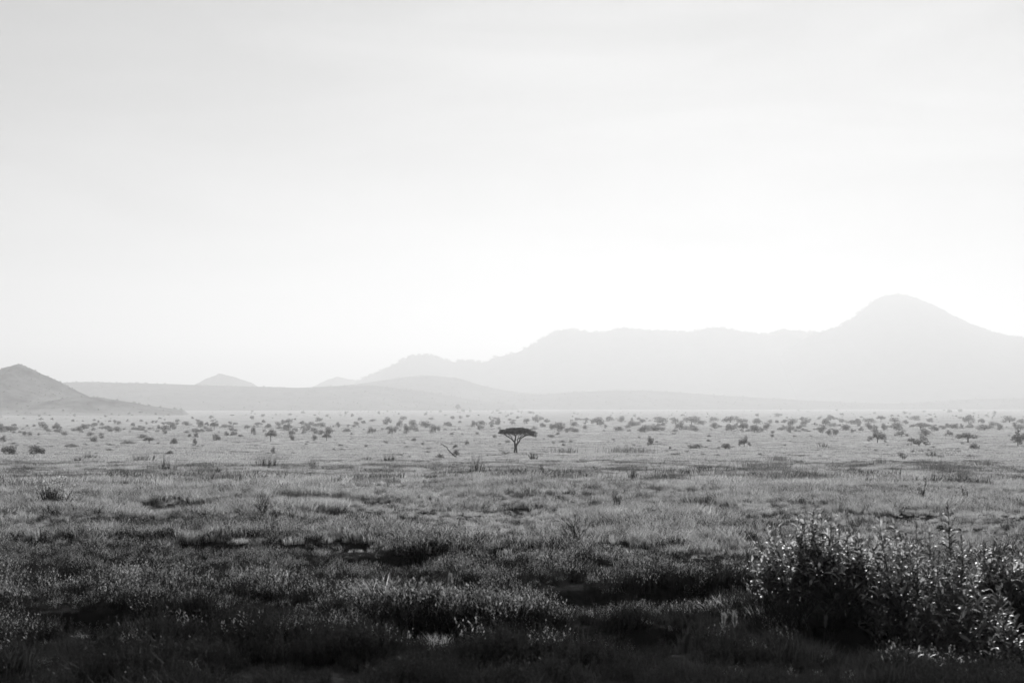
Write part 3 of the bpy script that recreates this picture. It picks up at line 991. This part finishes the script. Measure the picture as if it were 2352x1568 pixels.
def leafy_plant(name, base, stems, label, singles, group=None, leaf_len=(.085, .16), step=.03, start=.32, cat='bush', pale=.48):
    """stems: (foot x, foot y, tip x, tip y, tip z) about the base; the leaves that show most are single parts"""
    root = empty(name, base)
    tag(root, label, cat, group)
    leaves = []
    for (fx, fy, tx, ty, tz) in stems:
        f0, t0 = Vector((fx, fy, -.03)), Vector((tx, ty, tz))
        mid = f0.lerp(t0, .5) + Vector((random.uniform(-.05, .05), random.uniform(-.05, .05), .06 * tz))
        path = [f0.lerp(mid, i / 3) for i in range(3)] + [mid.lerp(t0, i / 3) for i in range(4)]
        g = Geo()
        g.tube(path, [.009 - .001 * i for i in range(len(path))], 5)
        g.build('stem', M_STEM, root)
        L = sum((path[i + 1] - path[i]).length for i in range(len(path) - 1))
        n = max(4, int(L * (1 - start) / step))
        ph = random.uniform(0, 6.28)
        for k in range(n):
            s = start + (1 - start) * k / (n - 1)
            q = s * (len(path) - 1); i = min(int(q), len(path) - 2)
            p = path[i].lerp(path[i + 1], q - i)
            ang = ph + k * 2.399 + random.uniform(-.3, .3)
            ln = random.uniform(*leaf_len) * (1.05 - .5 * max(0, s - .75) / .25)
            tilt = random.uniform(-.6, .3) - .5 * max(0, s - .85) / .15
            M = Matrix.Translation(p) @ Matrix.Rotation(ang, 4, 'Z') @ Matrix.Rotation(tilt, 4, 'Y') @ Matrix.Rotation(random.uniform(-.5, .5), 4, 'X') @ Matrix.Scale(ln, 4)
            sunlit = s > .6 and tz > .5 * max(q_[4] for q_ in stems) and random.random() < pale
            leaves.append((p.z * 1.0 - p.y * .6 + random.uniform(-.15, .15), M, random.randrange(len(LEAVES)), sunlit))
    leaves.sort(key=lambda a: -a[0])
    for _, M, k, is_lit in leaves[:singles]:
        o = bpy.data.objects.new('leaf', (SUNLIT_DATA if is_lit else LEAF_DATA)[k])
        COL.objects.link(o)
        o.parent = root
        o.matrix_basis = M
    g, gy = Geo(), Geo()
    for _, M, k, is_lit in leaves[singles:]:
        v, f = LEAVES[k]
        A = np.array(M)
        (gy if is_lit else g).add(v @ A[:3, :3].T + A[:3, 3], f)
    for q, nm, mt in ((g, 'foliage', M_BIGLEAF), (gy, 'sunlit_foliage', M_PALELEAF)):
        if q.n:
            o = q.build(nm, mt, root, True)
            o['kind'] = 'stuff'
    return root


def dome_stems(n, rx, ry, h, top=.55):
    out = []
    for i in range(n):
        a = random.uniform(0, 6.283); r = math.sqrt(random.random())
        x, y = rx * r * math.cos(a), ry * r * math.sin(a)
        z = h * (1 - (1 - top) * r ** 2) * random.uniform(.74, 1.08)
        if i % 3 == 0:
            z *= random.uniform(.4, .8)
        out.append((x * .45 + random.uniform(-.25, .25), y * .5, x + random.uniform(-.12, .12), y, z))
    return out


def make_front_bushes():
    def spot(px, d):
        x = (px - W / 2) / F * d
        return Vector((x, d, float(ground_z(x, d))))

    def top(py, d, b):
        return CAM_Z - (py - EYE_ROW) / F * d - b.z
    d = 15.6; b = spot(1885, d)
    h = top(1185, d, b)
    st = dome_stems(120, .88, .62, h, .62)
    st += [(-.1, 0, -.10, -.05, top(1168, d, b)), (-.1, .05, -.02, .1, top(1178, d, b)), (-.15, 0, -.2, 0, top(1190, d, b)), (-.3, 0, -.55, 0, top(1215, d, b)), (-.4, 0, -.72, -.1, top(1240, d, b))]
    leafy_plant('leafy_bush', b, st, 'largest broad leaved bush, dense and dark, lit along its domed top', 170)
    d = 15.0; b = spot(2075, d); h = top(1212, d, b)
    st = dome_stems(60, .55, .6, h, .7) + [(-.1, 0, -.28, 0, top(1185, d, b)), (0, 0, -.12, 0, top(1200, d, b))]
    leafy_plant('leafy_bush', b, st, 'broad leaved bush wedged between the largest bush and the tall stalk', 70)
    d = 15.4; b = spot(2172, d)
    st = [(0, 0, .0, 0, top(1150, d, b)), (.02, .05, .03, .03, top(1200, d, b)), (.05, -.05, .12, -.1, top(1230, d, b)), (-.05, 0, -.1, 0, top(1250, d, b)), (0, .1, .25, 0, top(1245, d, b))]
    leafy_plant('leafy_stalk', b, st, 'tallest upright leafy stalk rising out of the front bushes', 40, step=.02, cat='plant')
    d = 15.8; b = spot(2290, d); h = top(1240, d, b)
    leafy_plant('leafy_bush', b, dome_stems(55, .62, .6, h, .6), 'looser broad leaved bush behind the tall stalk at the picture edge', 60, pale=.35)
    d = 14.2; b = spot(2210, d); h = top(1310, d, b)
    leafy_plant('leafy_bush', b, dome_stems(60, .62, .5, h, .5), 'lower broad leaved bush in front of the tall stalk', 50, pale=.2)
    d = 13.4; b = spot(2340, d); h = top(1405, d, b)
    leafy_plant('leafy_bush', b, dome_stems(28, .42, .35, h, .6), 'low leafy bush at the picture corner below the other bushes', 40, pale=.12)
    d = 12.9; b = spot(2110, d); h = top(1487, d, b)
    leafy_plant('leafy_sprig', b, dome_stems(9, .32, .15, h, .7), 'small pale leafy sprig at the bottom edge under the bushes', 20, cat='plant')
    d = 16.8; b = spot(1790, d); h = top(1330, d, b)
    leafy_plant('leafy_bush', b, dome_stems(22, .45, .4, h, .5), 'small leafy bush against the side of the largest bush', 20)


make_front_bushes()

# leafy plants further off: (centre, base row, width, height) in the photograph, how it looks
FAR_LEAFY = [
    (385, 1088, 62, 44, 'clump of tall pale leafed plants, dark at its base, left of the middle'),
    (330, 1063, 90, 22, 'low pale leafy patch just behind the tall pale clump'),
    (615, 1078, 120, 34, 'wide bright leafy patch below the faint knoll'),
    (500, 1092, 32, 26, 'small dark leafy plant between the two pale patches'),
    (720, 1078, 30, 28, 'thin single leafy plant beside the wide bright patch'),
    (893, 1064, 56, 20, 'dark low leafy patch with pale edges before the fallen branch'),
    (840, 1062, 46, 16, 'faint leafy fringe beside the dark low patch'),
    (1093, 1092, 62, 40, 'bushy speckled plant in the grass in front of the acacia'),
    (1225, 1056, 36, 20, 'small dark leafy plant close in front of the acacia'),
    (1160, 1046, 30, 14, 'faint leafy tuft beside the foot of the acacia'),
    (125, 1168, 96, 52, 'bright leafed herb patch at the far side of the dark meadow'),
    (2112, 1165, 34, 44, 'slender leafy herb standing behind the tall stalk'),
    (2220, 1168, 34, 36, 'short leafy herb behind the looser edge bush'),
    (2140, 1050, 40, 20, 'speckled leafy plant below the mountain summit'),
    (1890, 1028, 40, 16, 'small bright leafy plant below the mountain saddle'),
    (180, 1062, 46, 12, 'low dark leafy tuft near the dark hill side'),
    (205, 1055, 60, 14, 'faint leafy strip behind the low dark tuft'),
    (1010, 1052, 34, 12, 'little leafy tuft under the fallen dead branch'),
]


def make_far_leafy():
    for px, py, w, h, lab in FAR_LEAFY:
        p, d = ground_at(px, py)
        ww, hh = w / F * d, h / F * d * 1.25 + .18
        n = max(12, int(w * .7))
        st = []
        for i in range(n):
            x = random.gauss(0, .24) * ww; y = random.gauss(0, .3) * ww
            top = hh * random.uniform(.35, 1.0) * max(.35, 1 - .7 * (2 * x / ww) ** 2)
            st.append((x * .7, y * .7, x + random.gauss(0, .25) * top, y + random.gauss(0, .25) * top, top))
        root = empty('leafy_plant', p)
        tag(root, lab, 'plant', 'broad leaved plants standing in the grass')
        sg, lg, pg = Geo(), Geo(), Geo()
        ll = max(.09, min(.22, 2.8 / F * d))
        for (fx, fy, tx, ty, tz) in st:
            sg.tube([(fx, fy, -.03), ((fx + tx) / 2, (fy + ty) / 2, tz * .55), (tx, ty, tz)], [.012, .009, .005], 4)
            m = max(7, int(tz / (ll * .22)))
            for k in range(m):
                q = .1 + .9 * k / (m - 1)
                pp = Vector((fx, fy, 0)).lerp(Vector((tx, ty, tz)), q)
                M = Matrix.Translation(pp) @ Matrix.Rotation(k * 2.4 + random.uniform(-.5, .5), 4, 'Z') @ Matrix.Rotation(random.uniform(-.9, .2), 4, 'Y') @ Matrix.Scale(ll * random.uniform(.7, 1.3), 4)
                v, f = LEAVES[random.randrange(6)]
                A = np.array(M)
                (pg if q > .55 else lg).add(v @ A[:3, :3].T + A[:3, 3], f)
        sg.build('stems', M_STEM, root)
        o = lg.build('foliage', M_HERB if py < 1130 else M_BIGLEAF, root, True); o['kind'] = 'stuff'
        o = pg.build('sunlit_foliage', M_PALELEAF, root, True); o['kind'] = 'stuff'  # pale upper leaves over dark lower ones: light and shade put into colour


make_far_leafy()

# tall tussocks: dark upright grass standing above the meadow
TUSSOCKS = [
    (1750, 1087, 110, 30, 'wide stand of tall dark grass below the mountain saddle'),
    (1440, 1042, 120, 17, 'long fringe of upright grass on the rise beside the acacia'),
    (1300, 1042, 55, 14, 'short fringe of upright grass between acacia and the long fringe'),
    (1516, 1112, 34, 26, 'single round tussock of tall grass below the mountain ridge'),
    (1452, 1104, 22, 30, 'narrow tall grass tuft beside the single round tussock'),
    (2155, 1088, 66, 32, 'tall spiky tussock below the mountain summit'),
    (2212, 1118, 52, 40, 'dark fan shaped tussock nearest the bushes at the edge'),
    (1790, 1062, 60, 16, 'low grass fringe behind the wide dark stand'),
    (1960, 1088, 40, 18, 'small tussock between the wide stand and spiky tussock'),
    (2020, 1068, 40, 16, 'thin tussock under the mountain summit'),
    (2260, 1075, 60, 20, 'ragged grass tussock by the edge of the plain'),
    (590, 1272, 46, 34, 'grassy tuft hanging over the dark hollow'),
]


def make_tussocks():
    for px, py, w, h, lab in TUSSOCKS:
        p, d = ground_at(px, py)
        ww, hh = w / F * d, h / F * d
        g = Geo()
        n = int(50 + w * 1.4)
        bx = np.stack([rng.normal(0, .26, n) * ww, rng.normal(0, .22, n) * ww, np.full(n, -.02)], 1)
        blades(g, n, hh * 1.15, .12 * ww, max(.006, d / F * .55), .6, bx)
        o = g.build('grass_tussock', M_TUSSOCK)
        o.location = p
        tag(o, lab, 'tussock', 'tall tussocks in the meadow')


make_tussocks()


# ------------------------------------------------------------------ dead branch, bare twigs, plumes
def twig(g, p, dirn, length, r, depth):
    q = Vector(p); pts = [q.copy()]; dv = Vector(dirn).normalized()
    for i in range(4):
        dv = (dv + Vector((random.uniform(-.25, .25), random.uniform(-.25, .25), random.uniform(-.1, .2)))).normalized()
        q = q + dv * length / 4
        pts.append(q.copy())
    g.tube(pts, [r * (1 - .17 * i) for i in range(5)], 5)
    if depth > 0:
        for i in (2, 3, 4):
            for _ in range(2):
                twig(g, pts[i], dv + Vector((random.uniform(-.9, .9), random.uniform(-.9, .9), random.uniform(-.2, .6))), length * .5, r * .5, depth - 1)


def make_twigs():
    # fallen dead branch with scrub at its foot
    p, d = ground_at(1030, 1050)
    s = d / F                     # metres a picture pixel
    root = empty('dead_branch', p)
    tag(root, 'bare crooked dead branch sticking up from the grass beside the acacia', 'branch')
    g = Geo()
    path = [(1062, 1056), (1046, 1049), (1036, 1040), (1030, 1034), (1026, 1027), (1016, 1021), (1012, 1018)]
    g.tube([((x - 1030) * s, .1 * i - .3, (1051 - y) * s - .05) for i, (x, y) in enumerate(path)], [.12, .11, .10, .08, .07, .05, .03], 6)
    g.build('limb', M_DEAD, root)
    for (x0, y0, x1, y1) in ((1036, 1040, 1028, 1043), (1026, 1027, 1018, 1026), (1016, 1021, 1010, 1024), (1046, 1049, 1052, 1040)):
        g = Geo()
        g.tube([((x0 - 1030) * s, 0, (1051 - y0) * s), (((x0 + x1) / 2 - 1030) * s, .1, (1051 - (y0 + y1) / 2 + .5) * s), ((x1 - 1030) * s, .3, (1051 - y1) * s)], [.06, .045, .02], 5)
        g.build('twig', M_DEAD, root)
    p, d = ground_at(1046, 1050)
    s = d / F * 20
    o = place(PROTO['open'][2], 'twiggy_bush', p + Vector((0, 3, 0)), 1.0, (s * 1.1, s, s))
    tag(o, 'twiggy grey bush grown round the foot of the dead branch', 'bush')
    for px, py, h, lab in ((607, 1198, 56, 'bare twiggy shrub fanning up out of the lit grass'),
                           (1318, 1262, 56, 'leaning bare twig standing over the dark hollow in mid meadow'),
                           (1250, 1100, 26, 'small bare twig in the grass in front of the acacia'),
                           (1420, 1175, 36, 'thin bare twig below the mountain ridge')):
        p, d = ground_at(px, py)
        root = empty('bare_shrub', p)
        tag(root, lab, 'shrub')
        L = h / F * d
        for i in range(4 if h > 45 else 3):
            g = Geo()
            twig(g, (0, 0, -.05), (random.uniform(-.5, .5), random.uniform(-.4, .4), 1), L * random.uniform(.7, 1), .008 + .00017 * d, 2)
            g.build('twig', M_DEAD, root)
    # feathery grass plumes close by
    for px, py, h, lean, lab in ((935, 1405, 26, -.55, 'pale feathery grass plume tilted over, in front of a dark hollow'),
                                 (1030, 1402, 34, .05, 'upright pale feathery plume right of the tilted one'),
                                 (1660, 1505, 34, .03, 'soft pale grass plume at the dark foot of the largest bush'),
                                 (1690, 1510, 40, -.02, 'narrow tall plume close beside the soft one'),
                                 (1890, 1500, 30, .1, 'faint plume under the middle of the largest bush'),
                                 (985, 1420, 28, .3, 'spreading pale grass head between the two feathery plumes'),
                                 (1010, 1432, 26, -.2, 'drooping pale grass head below the upright plume')):
        p, d = ground_at(px, py)
        root = empty('grass_plume', p)
        tag(root, lab, 'plume', 'pale grass plumes close by')
        L = h / F * d + .22
        tip = Vector((lean * L, 0, L))
        g = Geo(); g.tube([(0, 0, -.02), tip * .5, tip], [.003, .0025, .0015], 4); g.build('stalk', M_STEM, root)
        g = Geo()
        n = 220
        t = rng.uniform(.72, 1.0, n)
        c = np.array(tip)[None] * t[:, None]
        dirn = np.array(tip.normalized())[None] + rng.normal(0, .26, (n, 3))
        sd_ = unit(n) * .0022
        e = c + dirn * (h / F * d * .35)
        g.quads(np.stack([c - sd_, c + sd_, e + sd_ * .4, e - sd_ * .4], 1))
        g.build('plume', M_PLUME, root)


make_twigs()


# ------------------------------------------------------------------ haze
def make_haze():
    x0, x1, y0, y1, z0, z1 = -20500, 20500, -20500, 20500, -62, 880
    v = [(x, y, z) for x in (x0, x1) for y in (y0, y1) for z in (z0, z1)]
    f = [(0, 1, 3, 2), (4, 6, 7, 5), (0, 4, 5, 1), (2, 3, 7, 6), (0, 2, 6, 4), (1, 5, 7, 3)]
    me = bpy.data.meshes.new('haze')
    me.from_pydata(v, [], f)
    m, t, o = new_mat('haze air')
    pv = t.nodes.new('ShaderNodeVolumePrincipled')
    pv.inputs['Color'].default_value = (.70, .70, .70, 1)
    pv.inputs['Density'].default_value = HAZE_DENSITY
    pv.inputs['Anisotropy'].default_value = HAZE_G
    t.links.new(pv.outputs[0], o.inputs['Volume'])
    me.materials.append(m)
    ob = bpy.data.objects.new('haze', me)
    COL.objects.link(ob)
    tag(ob, 'bright morning haze filling the air over the plain', kind='stuff')


make_haze()
